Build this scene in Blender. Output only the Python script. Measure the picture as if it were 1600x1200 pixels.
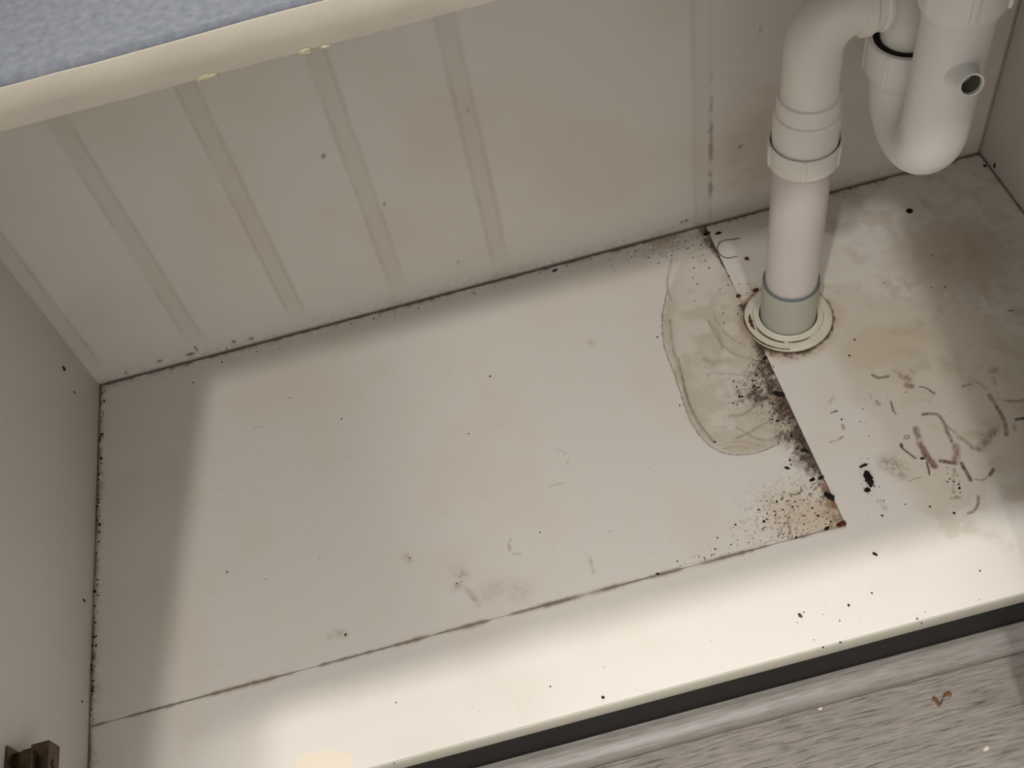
import bpy, math, random
import numpy as np
from mathutils import Vector, Matrix

for o in list(bpy.data.objects): bpy.data.objects.remove(o, do_unlink=True)
scene = bpy.context.scene
COL = scene.collection
S = 0.964            # metres per unit: the inside width of the cabinet is 1 unit

# ------------------------------------------------------------------ camera
F_PX = 1647.859
CAM = np.array([0.42685, -0.78677, 0.85617])
RIGHT = np.array([0.96657456, -0.20957454, -0.14768933])
UP = np.array([0.25625584, 0.77136493, 0.58251961])
FWD = np.array([0.0081589, 0.60089489, -0.79928641])
cd = bpy.data.cameras.new('camera'); cam = bpy.data.objects.new('camera', cd); COL.objects.link(cam)
cd.sensor_fit = 'HORIZONTAL'; cd.sensor_width = 36.0; cd.lens = 36.0 * F_PX / 1600.0
cd.clip_start = 0.01; cd.clip_end = 50
mw = Matrix.Identity(4)
for i in range(3):
    mw[i][0] = RIGHT[i]; mw[i][1] = UP[i]; mw[i][2] = -FWD[i]; mw[i][3] = CAM[i] * S
cam.matrix_world = mw
scene.camera = cam

# ------------------------------------------------------------------ light
world = bpy.data.worlds.new('world'); scene.world = world; world.use_nodes = True
bg = world.node_tree.nodes['Background']
bg.inputs[0].default_value = (1.0, 0.965, 0.91, 1); bg.inputs[1].default_value = 0.42
def downlight(name, pos, aim, power, beam, blend, col=(1.0, 0.955, 0.92), size=0.045):
    """recessed, tilting ceiling spot; beam = full cone angle in degrees"""
    l = bpy.data.lights.new(name, 'SPOT'); l.energy = power; l.color = col; l.shadow_soft_size = size
    l.spot_size = math.radians(beam); l.spot_blend = blend
    o = bpy.data.objects.new(name, l); COL.objects.link(o); p = Vector(pos) * S; o.location = p
    o.rotation_euler = (Vector(aim) * S - p).to_track_quat('-Z', 'Y').to_euler()
    return o
# four recessed ceiling spots of the kitchen, on a grid
downlight('ceiling_spot', (0.70, -0.70, 2.25), (0.70, -0.70, 0), 27.5, 33, .14, size=.042)  # cone cut narrow to keep the left front floor dark
downlight('ceiling_spot', (-0.28, -0.70, 2.25), (-0.20, -0.70, 0), 22, 100, .5, size=.042)
downlight('ceiling_spot', (0.62, -1.61, 2.25), (0.82, -0.22, 0), 20, 25, .5, size=.045)  # cone narrowed so its left falloff stands in for the camera holder's shadow
downlight('ceiling_spot', (-0.175, -1.61, 2.25), (0.33, -0.25, 0), 31.5, 23.5, .35, size=.035)  # narrow aimed cone, right edge replaces the shadow of the camera holder's head
vs = scene.view_settings
vs.view_transform = 'Standard'; vs.look = 'None'; vs.gamma = 1.0; vs.use_curve_mapping = False
vs.exposure = 1.0

# ------------------------------------------------------------------ helpers
random.seed(7); rng = np.random.default_rng(11)
def lin(r, g, b):
    f = lambda c: (c / 12.92 if c <= 0.04045 else ((c + 0.055) / 1.055) ** 2.4)
    return (f(r / 255), f(g / 255), f(b / 255))
def fl(u, v, z=0.0):
    """a spot measured in the photograph -> its place on a level surface at height z"""
    d = FWD + RIGHT * ((u - 800) / F_PX) + UP * ((600 - v) / F_PX)
    p = CAM + d * ((z - CAM[2]) / d[2]); return p
def bk(u, v, y=0.0):
    d = FWD + RIGHT * ((u - 800) / F_PX) + UP * ((600 - v) / F_PX)
    return CAM + d * ((y - CAM[1]) / d[1])
def lf(u, v, x=0.0):
    d = FWD + RIGHT * ((u - 800) / F_PX) + UP * ((600 - v) / F_PX)
    return CAM + d * ((x - CAM[0]) / d[0])

def mat(name, col, rough=0.5, spec=0.5, noise=None, bump=None, attr=False, metal=0.0, dark=None):
    m = bpy.data.materials.new(name); m.use_nodes = True; nt = m.node_tree; n = nt.nodes; L = nt.links
    b = n['Principled BSDF']; b.inputs['Roughness'].default_value = rough
    b.inputs['Specular IOR Level'].default_value = spec; b.inputs['Metallic'].default_value = metal
    tc = n.new('ShaderNodeTexCoord')
    src = None
    if attr:
        a = n.new('ShaderNodeVertexColor'); a.layer_name = 'dirt'; src = a.outputs['Color']
    else:
        b.inputs['Base Color'].default_value = (*col, 1)
    if noise:
        sc, amt, det = noise[:3]
        t = n.new('ShaderNodeTexNoise'); t.inputs['Scale'].default_value = sc; t.inputs['Detail'].default_value = det
        L.new(tc.outputs['Object'], t.inputs['Vector'])
        r = n.new('ShaderNodeValToRGB'); r.color_ramp.elements[0].position = 0.3; r.color_ramp.elements[1].position = 0.7
        d = dark if dark else tuple(c * (1 - amt) for c in col)
        r.color_ramp.elements[0].color = (*d, 1); r.color_ramp.elements[1].color = (*col, 1)
        L.new(t.outputs['Fac'], r.inputs['Fac'])
        if src is None: L.new(r.outputs['Color'], b.inputs['Base Color'])
    if src is not None:
        L.new(src, b.inputs['Base Color'])
    if bump:
        t2 = n.new('ShaderNodeTexNoise'); t2.inputs['Scale'].default_value = bump[0]; t2.inputs['Detail'].default_value = 4
        L.new(tc.outputs['Object'], t2.inputs['Vector'])
        bp = n.new('ShaderNodeBump'); bp.inputs['Strength'].default_value = bump[1]; bp.inputs['Distance'].default_value = bump[2]
        L.new(t2.outputs['Fac'], bp.inputs['Height']); L.new(bp.outputs['Normal'], b.inputs['Normal'])
    return m

class MB:
    def __init__(self): self.v = []; self.f = []
    def add(self, vs, fs):
        o = len(self.v); self.v += [tuple(map(float, p)) for p in vs]; self.f += [tuple(i + o for i in q) for q in fs]; return self
    def box(self, x0, x1, y0, y1, z0, z1, b=0.0):
        """box with all edges chamfered by b"""
        if b <= 0:
            v = [(x, y, z) for x in (x0, x1) for y in (y0, y1) for z in (z0, z1)]
            return self.add(v, [(0, 1, 3, 2), (4, 6, 7, 5), (0, 4, 5, 1), (2, 3, 7, 6), (0, 2, 6, 4), (1, 5, 7, 3)])
        import bmesh
        bm = bmesh.new(); bmesh.ops.create_cube(bm, size=1)
        for q in bm.verts:
            q.co = Vector(((x0 + x1) / 2 + q.co.x * (x1 - x0), (y0 + y1) / 2 + q.co.y * (y1 - y0), (z0 + z1) / 2 + q.co.z * (z1 - z0)))
        bmesh.ops.bevel(bm, geom=list(bm.edges), offset=b, segments=2, affect='EDGES', profile=0.5)
        bm.verts.index_update()
        self.add([q.co[:] for q in bm.verts], [[q.index for q in f.verts] for f in bm.faces]); bm.free(); return self
    def lathe(self, prof, c=(0, 0, 0), axis=(0, 0, 1), n=48, wob=None):
        """prof = [(r, h)...] turned about axis through c"""
        ax = Vector(axis).normalized(); t = Vector((1, 0, 0)) if abs(ax.x) < .9 else Vector((0, 1, 0))
        e1 = ax.cross(t).normalized(); e2 = ax.cross(e1).normalized(); c = Vector(c); vs = []
        for r, h in prof:
            for k in range(n):
                a = 2 * math.pi * k / n
                vs.append(c + ax * h + (e1 * math.cos(a) + e2 * math.sin(a)) * r)
        fs = []
        for i in range(len(prof) - 1):
            for k in range(n):
                k2 = (k + 1) % n; fs.append((i * n + k, i * n + k2, (i + 1) * n + k2, (i + 1) * n + k))
        return self.add(vs, fs)
    def tube(self, path, rad, n=40, caps=True):
        P = [Vector(p) for p in path]; m = len(P)
        rad = [rad] * m if not hasattr(rad, '__len__') else rad
        T = [(P[min(i + 1, m - 1)] - P[max(i - 1, 0)]).normalized() for i in range(m)]
        t = Vector((0, 1, 0)) if abs(T[0].y) < .9 else Vector((1, 0, 0))
        e = (t - T[0] * t.dot(T[0])).normalized(); vs = []
        for i in range(m):
            e = (e - T[i] * e.dot(T[i])).normalized(); g = T[i].cross(e)
            for k in range(n):
                a = 2 * math.pi * k / n; vs.append(P[i] + (e * math.cos(a) + g * math.sin(a)) * rad[i])
        fs = []
        for i in range(m - 1):
            for k in range(n):
                k2 = (k + 1) % n; fs.append((i * n + k, i * n + k2, (i + 1) * n + k2, (i + 1) * n + k))
        if caps: fs.append(tuple(range(n))[::-1]); fs.append(tuple((m - 1) * n + k for k in range(n)))
        return self.add(vs, fs)
    def lump(self, c, sx, sy, sz, rz=0.0, rough=0.3, n=8):
        """small irregular crumb resting on height c[2]"""
        vs = [(0, 0, 1.0)]
        rows = ((0.72, 0.7), (1.0, 0.25), (0.9, 0.0))
        for rr, h in rows:
            for k in range(n):
                a = 2 * math.pi * k / n; q = rr * (1 + random.uniform(-rough, rough))
                vs.append((q * math.cos(a), q * math.sin(a), h * (1 + random.uniform(-rough, rough) * (h > 0))))
        fs = [(0, 1 + k, 1 + (k + 1) % n) for k in range(n)]
        for r in range(2):
            for k in range(n):
                k2 = (k + 1) % n; fs.append((1 + r * n + k, 1 + (r + 1) * n + k, 1 + (r + 1) * n + k2, 1 + r * n + k2))
        fs.append(tuple(1 + 2 * n + k for k in range(n))[::-1])
        ca, sa = math.cos(rz), math.sin(rz)
        return self.add([(c[0] + (x * sx) * ca - (y * sy) * sa, c[1] + (x * sx) * sa + (y * sy) * ca, c[2] + z * sz) for x, y, z in vs], fs)
    def build(self, name, material, parent=None, base=None, smooth=True, angle=35):
        """one mesh object; base = its origin (units), default the parent's place"""
        org = np.array(base if base is not None else (BASE.get(parent.name, (0, 0, 0)) if parent else (0, 0, 0)), float)
        me = bpy.data.meshes.new(name)
        me.from_pydata([tuple((np.array(p) - org) * S) for p in self.v], [], self.f)
        me.materials.append(material)
        if smooth:
            me.polygons.foreach_set('use_smooth', [True] * len(me.polygons))
            me.set_sharp_from_angle(angle=math.radians(angle))
        me.update()
        o = bpy.data.objects.new(name, me); COL.objects.link(o)
        pb = np.array(BASE.get(parent.name, (0, 0, 0))) if parent else np.zeros(3)
        o.location = tuple((org - pb) * S)
        if parent: o.parent = parent
        BASE[o.name] = tuple(org)
        return o
BASE = {}
def tag(o, label=None, cat=None, group=None, kind=None):
    if label: o['label'] = label
    if cat: o['category'] = cat
    if group: o['group'] = group
    if kind: o['kind'] = kind
    return o
def thing(name, loc, label, cat, group=None):
    o = bpy.data.objects.new(name, None); COL.objects.link(o); o.empty_display_size = 0.05
    o.location = tuple(np.array(loc) * S); BASE[o.name] = tuple(loc)
    return tag(o, label, cat, group)

# value noise in numpy, for dirt
_T = rng.random((256, 256))
def vnoise(x, y):
    xi = np.floor(x).astype(int); yi = np.floor(y).astype(int); fx = x - xi; fy = y - yi
    fx = fx * fx * (3 - 2 * fx); fy = fy * fy * (3 - 2 * fy)
    g = lambda i, j: _T[i % 256, j % 256]
    return (g(xi, yi) * (1 - fx) + g(xi + 1, yi) * fx) * (1 - fy) + (g(xi, yi + 1) * (1 - fx) + g(xi + 1, yi + 1) * fx) * fy
def fbm(x, y, f, o=4):
    s = 0; a = .5; t = 0
    for i in range(o):
        s = s + a * vnoise(x * f + 17.3 * i, y * f + 5.1 * i); t += a; a *= .5; f *= 2.03
    return s / t
def sstep(e0, e1, x):
    t = np.clip((x - e0) / (e1 - e0), 0, 1); return t * t * (3 - 2 * t)
def seg_d(x, y, pts):
    d = np.full(x.shape, 9.9)
    for (ax, ay), (bx, by) in zip(pts[:-1], pts[1:]):
        vx, vy = bx - ax, by - ay; L2 = vx * vx + vy * vy + 1e-12
        t = np.clip(((x - ax) * vx + (y - ay) * vy) / L2, 0, 1)
        d = np.minimum(d, np.hypot(x - ax - t * vx, y - ay - t * vy))
    return d
def inpoly(x, y, pts):
    ins = np.zeros(x.shape, bool); n = len(pts); j = n - 1
    for i in range(n):
        (xi, yi), (xj, yj) = pts[i], pts[j]
        if yi != yj: ins ^= ((yi > y) != (yj > y)) & (x < (xj - xi) * (y - yi) / (yj - yi) + xi)
        j = i
    return ins
def poly_sd(x, y, pts):
    d = seg_d(x, y, pts + [pts[0]]); return np.where(inpoly(x, y, pts), d, -d)
def fpts(l): return [tuple(fl(u, v)[:2]) for u, v in l]
def spline(pts, n=6):
    """Catmull-Rom through pts"""
    P = [np.array(p, float) for p in pts]; P = [2 * P[0] - P[1]] + P + [2 * P[-1] - P[-2]]; out = []
    for i in range(1, len(P) - 2):
        for k in range(n):
            t = k / n
            out.append(tuple(.5 * ((2 * P[i]) + (-P[i - 1] + P[i + 1]) * t + (2 * P[i - 1] - 5 * P[i] + 4 * P[i + 1] - P[i + 2]) * t * t + (-P[i - 1] + 3 * P[i] - 3 * P[i + 1] + P[i + 2]) * t ** 3)))
    out.append(tuple(P[-2])); return out

def grid_obj(name, grids, material, parent, paint, solid=None, base=(0, 0, 0)):
    """painted panel: grids = list of (P array [n,m,3]); paint(P)->rgb; solid = MB with the rest of the panel"""
    vs = []; fs = []; cols = []; off = 0
    for P, flip in grids:
        n, m = P.shape[:2]; vs.append(P.reshape(-1, 3)); cols.append(paint(P.reshape(-1, 3)))
        i = np.arange(n * m).reshape(n, m)
        q = np.stack([i[:-1, :-1], i[1:, :-1], i[1:, 1:], i[:-1, 1:]], -1).reshape(-1, 4)
        if flip: q = q[:, ::-1]
        fs.append(q + off); off += n * m
    if solid:
        vs.append(np.array(solid.v)); fs.append(np.array(solid.f) + off); cols.append(np.tile(WHITE, (len(solid.v), 1))); off += len(solid.v)
    V = np.concatenate(vs); Fq = np.concatenate(fs); Cc = np.concatenate(cols)
    me = bpy.data.meshes.new(name)
    me.vertices.add(len(V)); me.vertices.foreach_set('co', ((V - np.array(base)) * S).astype(np.float32).ravel())
    me.loops.add(Fq.size); me.loops.foreach_set('vertex_index', Fq.astype(np.int32).ravel())
    me.polygons.add(len(Fq)); me.polygons.foreach_set('loop_start', np.arange(0, Fq.size, 4, dtype=np.int32))
    me.update(calc_edges=True)
    ca = me.color_attributes.new('dirt', 'FLOAT_COLOR', 'POINT')
    ca.data.foreach_set('color', np.concatenate([Cc, np.ones((len(Cc), 1))], 1).astype(np.float32).ravel())
    me.materials.append(material); me.validate()
    o = bpy.data.objects.new(name, me); COL.objects.link(o)
    pb = np.array(BASE.get(parent.name, (0, 0, 0))) if parent else np.zeros(3)
    o.location = tuple((np.array(base) - pb) * S); o.parent = parent; BASE[o.name] = tuple(base)
    return o

WHITE = np.array(lin(226, 221, 213))
M_floorboard = mat('white_melamine_dirty', WHITE, .42, .45, attr=True, bump=(900, .05, .0004))
M_back = mat('white_hardboard', WHITE, .5, .4, attr=True, bump=(500, .08, .0005))
M_side = mat('white_melamine', lin(220, 215, 208), .45, .45, noise=(9, .05, 5), bump=(700, .06, .0004))
M_edge = mat('edge_band', lin(196, 193, 178), .5, .4, noise=(60, .06, 3))
M_black = mat('black_plinth', lin(17, 16, 15), .55, .4, noise=(30, .2, 4))
M_pvc = mat('white_pvc', lin(238, 233, 225), .33, .5, noise=(14, .05, 4), bump=(200, .03, .0004))
M_pvc2 = mat('white_pvc_trap', lin(241, 239, 234), .36, .5, noise=(22, .05, 4), bump=(260, .03, .0004))
M_grey = mat('grey_pvc', lin(176, 176, 164), .4, .5, noise=(18, .06, 3))
M_rim = mat('grey_seal', lin(104, 112, 116), .5, .4)
M_cream = mat('cream_plastic', lin(220, 214, 196), .4, .5, noise=(45, .12, 5))
M_dark = mat('dark_dirt_and_gaps', lin(34, 27, 23), .8, .2, noise=(300, .5, 3))
M_brown = mat('brown_dirt', lin(92, 58, 42), .8, .2, noise=(260, .4, 3))
M_rust = mat('rust_flake', lin(104, 54, 34), .75, .2, noise=(260, .5, 3))
M_shred = mat('brown_shred', lin(128, 86, 58), .7, .2, noise=(200, .45, 3))
M_chip = mat('pale_chip', lin(215, 205, 185), .7, .2, noise=(200, .2, 3))
M_tube_in = mat('tube_inside', lin(120, 120, 108), .6, .3)
M_glue = mat('yellowed_glue', lin(136, 128, 104), .5, .4, noise=(120, .2, 3))
M_hinge = mat('aged_nickel', lin(112, 98, 80), .38, .5, metal=.85, noise=(140, .45, 4))
M_cedge = mat('counter_edge', lin(156, 149, 136), .6, .35, noise=(24, .14, 5), bump=(120, .2, .001))
M_wall = mat('wall_paint', lin(205, 200, 192), .8, .2, noise=(6, .05, 4))
M_glass = mat('phone_glass', lin(18, 18, 20), .15, .5, noise=(5, .1, 2))

# speckled worktop, cool daylight on a whitish top put into its blue-grey
M_top = mat('speckled_worktop', lin(111, 115, 122), .45, .4, noise=(330, .0, 3), bump=(420, .35, .0008), dark=lin(93, 98, 106))

# grey wood
def wood(name, c1, c2, c3, rough=.45):
    m = bpy.data.materials.new(name); m.use_nodes = True; nt = m.node_tree; n = nt.nodes; L = nt.links; b = n['Principled BSDF']
    tc = n.new('ShaderNodeTexCoord'); mp = n.new('ShaderNodeMapping'); mp.inputs['Scale'].default_value = (20, 300, 300)
    L.new(tc.outputs['Object'], mp.inputs['Vector'])
    t = n.new('ShaderNodeTexNoise'); t.inputs['Scale'].default_value = 1.7; t.inputs['Detail'].default_value = 7; t.inputs['Roughness'].default_value = .65
    t.inputs['Distortion'].default_value = .5; L.new(mp.outputs['Vector'], t.inputs['Vector'])
    r = n.new('ShaderNodeValToRGB'); e = r.color_ramp.elements
    e[0].position = .3; e[0].color = (*c1, 1); e[1].position = .68; e[1].color = (*c3, 1); k = e.new(.47); k.color = (*c2, 1)
    L.new(t.outputs['Fac'], r.inputs['Fac'])
    t3 = n.new('ShaderNodeTexNoise'); t3.inputs['Scale'].default_value = 9; t3.inputs['Detail'].default_value = 3; L.new(tc.outputs['Object'], t3.inputs['Vector'])
    mx = n.new('ShaderNodeMix'); mx.data_type = 'RGBA'; mx.blend_type = 'MULTIPLY'; mx.inputs['Factor'].default_value = .35
    L.new(r.outputs['Color'], mx.inputs['A']); L.new(t3.outputs['Fac'], mx.inputs['B'])
    hs = n.new('ShaderNodeHueSaturation'); hs.inputs['Saturation'].default_value = .8; hs.inputs['Value'].default_value = 1.15
    L.new(mx.outputs['Result'], hs.inputs['Color']); L.new(hs.outputs['Color'], b.inputs['Base Color'])
    bp = n.new('ShaderNodeBump'); bp.inputs['Strength'].default_value = .25; bp.inputs['Distance'].default_value = .0006
    L.new(t.outputs['Fac'], bp.inputs['Height']); L.new(bp.outputs['Normal'], b.inputs['Normal'])
    b.inputs['Roughness'].default_value = rough
    return m
M_wood = wood('grey_wood_laminate', lin(74, 66, 58), lin(132, 124, 114), lin(156, 148, 138), .55)
M_mould = wood('grey_wood_moulding', lin(104, 98, 91), lin(128, 122, 114), lin(146, 139, 132), .36)

# ------------------------------------------------------------------ setting: room floor, wall, moulding
ZF = -0.125
floor = bpy.data.objects.new('floor', None); COL.objects.link(floor); floor.location = (0, 0, ZF * S); BASE['floor'] = (0, 0, ZF)
tag(floor, 'grey wood-look laminate floor in front of the cabinet', kind='structure')
pw, pl_ = 0.2, 1.30
for r in range(10):
    y1 = -0.46 - r * pw; x = -1.9 + (.35 + r * 0.47) % pl_
    while x < 2.2:
        MB().box(x + .0006, x + pl_ - .0006, y1 - pw + .0006, y1 - .0006, ZF - .012, ZF, .0008).build('plank', M_wood, floor, base=(x, y1, ZF))
        x += pl_
w = MB().box(-1.6, 2.0, 0.03, 0.08, ZF, 2.3).build('wall_back', M_wall, base=(0, 0.03, ZF)); tag(w, 'plain pale wall behind the kitchen units', kind='structure')

YP = -0.474   # face of the plinth
prof = [(0, 0), (0, .0215), (-.0012, .0225), (-.0030, .0218), (-.0045, .0190), (-.0068, .0160), (-.0100, .0142), (-.0138, .0132),
        (-.0170, .0122), (-.0196, .0098), (-.0210, .0066), (-.0216, .0036), (-.0205, .0016), (-.0185, .0012), (-.0185, .0)]
mb = MB(); n = len(prof); xs = (-1.2, 1.9)
mb.add([(x, YP + a, ZF + b) for x in xs for a, b in prof], [(i, i + 1, n + i + 1, n + i) for i in range(n - 1)] + [tuple(range(n))[::-1], tuple(range(n, 2 * n))])
m_ = mb.build('trim_1', M_mould, base=(0, YP, ZF), angle=50); tag(m_, 'grey wood-look moulding strip along the foot of the black plinth', kind='structure')

# ------------------------------------------------------------------ the cabinet
D = 0.487; J = 0.387; SX = 0.686; T = 0.0183; ZT = 0.667
FC = (0.7225, -0.152)           # centre of the waste pipe
cab = thing('sink_cabinet', (0.5, -D / 2, ZF), 'white base cabinet under the sink, its floor stained and mouldy around the drain pipe', 'cabinet')

# --- dirt survey of the cabinet floor (points in the photograph, moved onto the board)
PUD = spline([(1118, 366), (1085, 385), (1058, 415), (1044, 452), (1035, 495), (1038, 540), (1052, 580), (1064, 615), (1078, 655), (1098, 686), (1122, 704), (1150, 711), (1185, 707), (1216, 694)], 5) + [(1262, 697), (1232, 632), (1197, 556), (1160, 480), (1135, 420)]
PUDw = fpts(PUD)
SEAMw = [(SX, 0), (SX, -J)]
def strokes():
    L = []
    def s(pts, w, col, a, soft=.6, nz=.0): L.append((fpts(spline(pts, 4) if len(pts) > 2 else pts), w * .00062, lin(*col), a, soft, nz))
    br = (96, 72, 62); dk = (58, 44, 38); tn = (150, 128, 100); gr = (120, 108, 92)
    # tide lines of the dried puddle
    s([(1044, 452), (1035, 495), (1038, 540), (1052, 580), (1064, 615), (1078, 655), (1098, 686), (1122, 704), (1150, 711), (1185, 707), (1216, 694)], 1.3, (92, 80, 62), .75, 1.0, .35)
    s([(1047, 500), (1052, 545), (1066, 590), (1075, 625), (1090, 660), (1116, 692)], 2.2, (128, 112, 88), .55, 1.4, .5)
    s([(1060, 560), (1072, 615), (1084, 645), (1100, 672), (1117, 691)], 1.2, (104, 88, 70), .6, 1.0, .3)
    s([(1050, 405), (1043, 440), (1048, 470)], 2.0, (120, 110, 92), .5, 1.6, .5)
    s([(1105, 500), (1115, 520), (1135, 545), (1160, 558), (1190, 564)], 1.3, (110, 96, 80), .55, 1.0, .3)
    s([(1108, 505), (1122, 520), (1128, 545)], 2.5, (120, 104, 84), .4, 2.0, .4)
    s([(1102, 562), (1115, 567), (1135, 563)], 4, (142, 120, 96), .5, 2.5, .5)
    s([(1105, 590), (1112, 584), (1150, 585), (1172, 588)], 1.6, (124, 108, 88), .4, 1.4, .5)
    s([(1140, 650), (1160, 648), (1180, 635), (1195, 625), (1215, 624)], 2.2, (110, 94, 78), .5, 1.6, .4)
    s([(1150, 685), (1170, 676), (1190, 664), (1205, 655)], 2.0, (120, 106, 88), .5, 1.6, .4)
    s([(1152, 668), (1168, 678), (1185, 686), (1205, 688)], 2.0, (120, 106, 88), .5, 1.6, .4)
    s([(1135, 692), (1160, 690), (1195, 698)], 1.4, (128, 114, 96), .4, 1.4, .4)
    s([(1130, 702), (1150, 698), (1170, 700)], 1.0, (128, 114, 96), .4, 1.2, .3)
    s([(1115, 668), (1135, 668)], 1.2, (128, 114, 96), .4, 1.2, .3)
    s([(1135, 630), (1155, 628), (1168, 620), (1180, 610)], 1.8, (126, 110, 92), .4, 1.6, .4)
    s([(1224, 672), (1219, 684), (1216, 694)], 1.2, (84, 66, 56), .7, .9, .3)
    s([(1210, 665), (1213, 682), (1216, 694)], 1.0, (96, 78, 66), .5, .9, .3)
    s([(1165, 540), (1145, 530), (1128, 515), (1116, 495)], 1.6, (132, 118, 98), .4, 1.6, .4)
    # smears on the right
    sm = (104, 76, 66)
    s([(1363, 586), (1373, 590), (1387, 588)], 2.3, (130, 104, 88), .85)
    s([(1436, 604), (1446, 606), (1460, 615)], 1.2, (88, 66, 54), .9)
    s([(1392, 627), (1394, 636), (1399, 647)], 1.3, (92, 70, 58), .9)
    s([(1370, 628), (1373, 632)], 3, (112, 86, 72), .8, 1.2, .5)
    s([(1358, 616), (1362, 622)], 2.4, (156, 140, 124), .5, 1.5, .5)
    s([(1402, 580), (1410, 586), (1420, 592)], 5.5, (150, 112, 70), .75, 1.6, .75)
    s([(1425, 580), (1428, 583)], 3.5, (170, 140, 104), .6, 1.6, .6)
    s([(1416, 601), (1425, 603)], 4.5, (138, 104, 90), .85, 1.0, .3)
    s([(1443, 648), (1455, 647), (1466, 649), (1474, 660), (1481, 676), (1487, 690)], 2.6, (98, 74, 62), .85, .8, .35)
    s([(1472, 656), (1482, 668), (1494, 676)], 1.8, (128, 102, 86), .7, 1.0, .4)
    s([(1431, 670), (1435, 682), (1438, 694)], 4.6, (118, 88, 78), .8, 1.2, .6)
    s([(1441, 699), (1448, 712), (1456, 722), (1460, 728)], 4.8, (122, 90, 82), .92, .7, .15)
    s([(1407, 697), (1418, 707), (1431, 716)], 1.7, (88, 68, 58), .9)
    s([(1408, 694), (1409, 697)], 2.6, (76, 58, 48), .9)
    s([(1412, 682), (1419, 680), (1420, 684), (1413, 685)], 1.0, (110, 88, 74), .8)
    s([(1448, 722), (1451, 732), (1452, 741)], 1.5, (78, 58, 48), .9)
    s([(1470, 720), (1480, 722), (1492, 724)], 3.0, (62, 46, 40), .92, .7, .3)
    s([(1494, 697), (1495, 710), (1492, 722)], 5.0, (132, 98, 86), .8, 1.2, .45)
    s([(1502, 724), (1510, 738), (1517, 750)], 2.8, (66, 48, 40), .92, .7, .25)
    s([(1498, 682), (1510, 690), (1520, 700), (1530, 703)], 3.2, (128, 104, 88), .65, 1.6, .5)
    s([(1532, 700), (1542, 688), (1554, 673)], 5.5, (126, 104, 90), .7, 2.0, .5)
    s([(1546, 617), (1555, 632), (1563, 645), (1570, 660), (1573, 680)], 3.2, (104, 84, 72), .85, 1.0, .45)
    s([(1515, 594), (1530, 598), (1542, 610)], 1.8, (140, 122, 106), .5, 1.6, .5)
    s([(1548, 580), (1555, 577)], 4.2, (84, 66, 54), .8, 1.5, .6)
    s([(1552, 590), (1555, 600)], 2.5, (130, 112, 96), .5, 1.8, .5)
    s([(1505, 603), (1516, 600)], 2.0, (104, 84, 70), .75, 1.2, .5)
    s([(1570, 626), (1588, 627), (1600, 625)], 2.2, (108, 86, 74), .75, 1.2, .4)
    s([(1588, 656), (1602, 653)], 2.4, (62, 46, 40), .9)
    s([(1584, 664), (1586, 672)], 2.2, (120, 98, 84), .6, 1.4, .4)
    s([(1547, 742), (1552, 733)], 2.4, (98, 76, 64), .85)
    s([(1524, 749), (1535, 750), (1544, 745)], .9, (106, 84, 72), .7)
    s([(1529, 775), (1528, 786), (1523, 797), (1512, 802)], 1.8, (126, 100, 92), .85, .8, .2)
    s([(1440, 746), (1430, 748), (1422, 752)], .8, (110, 90, 76), .6)
    s([(1492, 733), (1491, 750), (1489, 765), (1497, 778)], 2.2, (140, 100, 84), .6, 1.4, .75)
    s([(1486, 778), (1503, 778)], 1.6, (130, 96, 78), .6, 1.2, .7)
    s([(1386, 722), (1398, 728), (1408, 738)], 9.0, (160, 144, 122), .75, 3.0, .75)
    s([(1387, 719), (1400, 721)], 1.6, (130, 112, 92), .6, 1.2, .6)
    s([(1373, 782), (1380, 790), (1384, 796)], 3.5, (128, 110, 92), .6, 1.8, .75)
    s([(1296, 628), (1302, 622)], 3, (150, 140, 128), .5, 1.6, .6)
    s([(1298, 646), (1308, 642)], 1.4, (92, 68, 56), .85)
    s([(1317, 664), (1318, 670)], 2.2, (160, 126, 108), .7)
    s([(1298, 691), (1308, 687), (1317, 682)], 1.8, (140, 96, 74), .75, 1.0, .6)
    # marks on the left panel
    s([(799, 842), (795, 853), (801, 864), (812, 867)], 1.5, (150, 132, 112), .55, 1.2, .3)
    s([(868, 702), (880, 706), (888, 718), (886, 728)], 1.2, (158, 146, 132), .45, 1.2, .3)
    s([(858, 760), (880, 755)], 1.3, (130, 118, 106), .55, 1.2, .5)
    s([(715, 893), (722, 900), (714, 912)], 7.0, (172, 158, 138), .7, 3.0, .8)
    s([(730, 922), (739, 932), (748, 946)], 3.4, (158, 146, 128), .6, 2.2, .6)
    s([(765, 925), (790, 918), (812, 926)], 9, (186, 174, 156), .45, 4.5, .6)
    s([(917, 866), (924, 880), (928, 897)], 1.4, (138, 122, 106), .55, 1.2, .5)
    s([(633, 868), (640, 876)], 3.4, (160, 146, 128), .6, 2, .7)
    s([(515, 993), (528, 988), (540, 992)], 4.2, (170, 158, 138), .55, 2.5, .7)
    s([(922, 534), (926, 538)], 4.5, (200, 182, 148), .6, 2.5, .3)
    s([(398, 668), (408, 668)], 2.2, (168, 156, 138), .5, 2, .5)
    s([(958, 402), (952, 410), (962, 424)], 1.2, (150, 138, 122), .5, 1.2, .4)
    # rust-brown crumble at the corner of the inset panel
    s([(1210, 784), (1228, 780), (1250, 782)], 9, (190, 168, 134), .5, 5, .7)
    s([(1285, 756), (1290, 764)], 4.5, (140, 92, 60), .8, 1.4, .5)
    s([(1302, 786), (1304, 790)], 3, (150, 100, 66), .8, 1.4, .4)
    s([(1252, 760), (1252, 768), (1244, 772), (1232, 772)], 1.0, (80, 64, 52), .8)
    s([(1232, 818), (1234, 830), (1231, 840)], 1.5, (84, 62, 48), .8, 1.0, .5)
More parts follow.
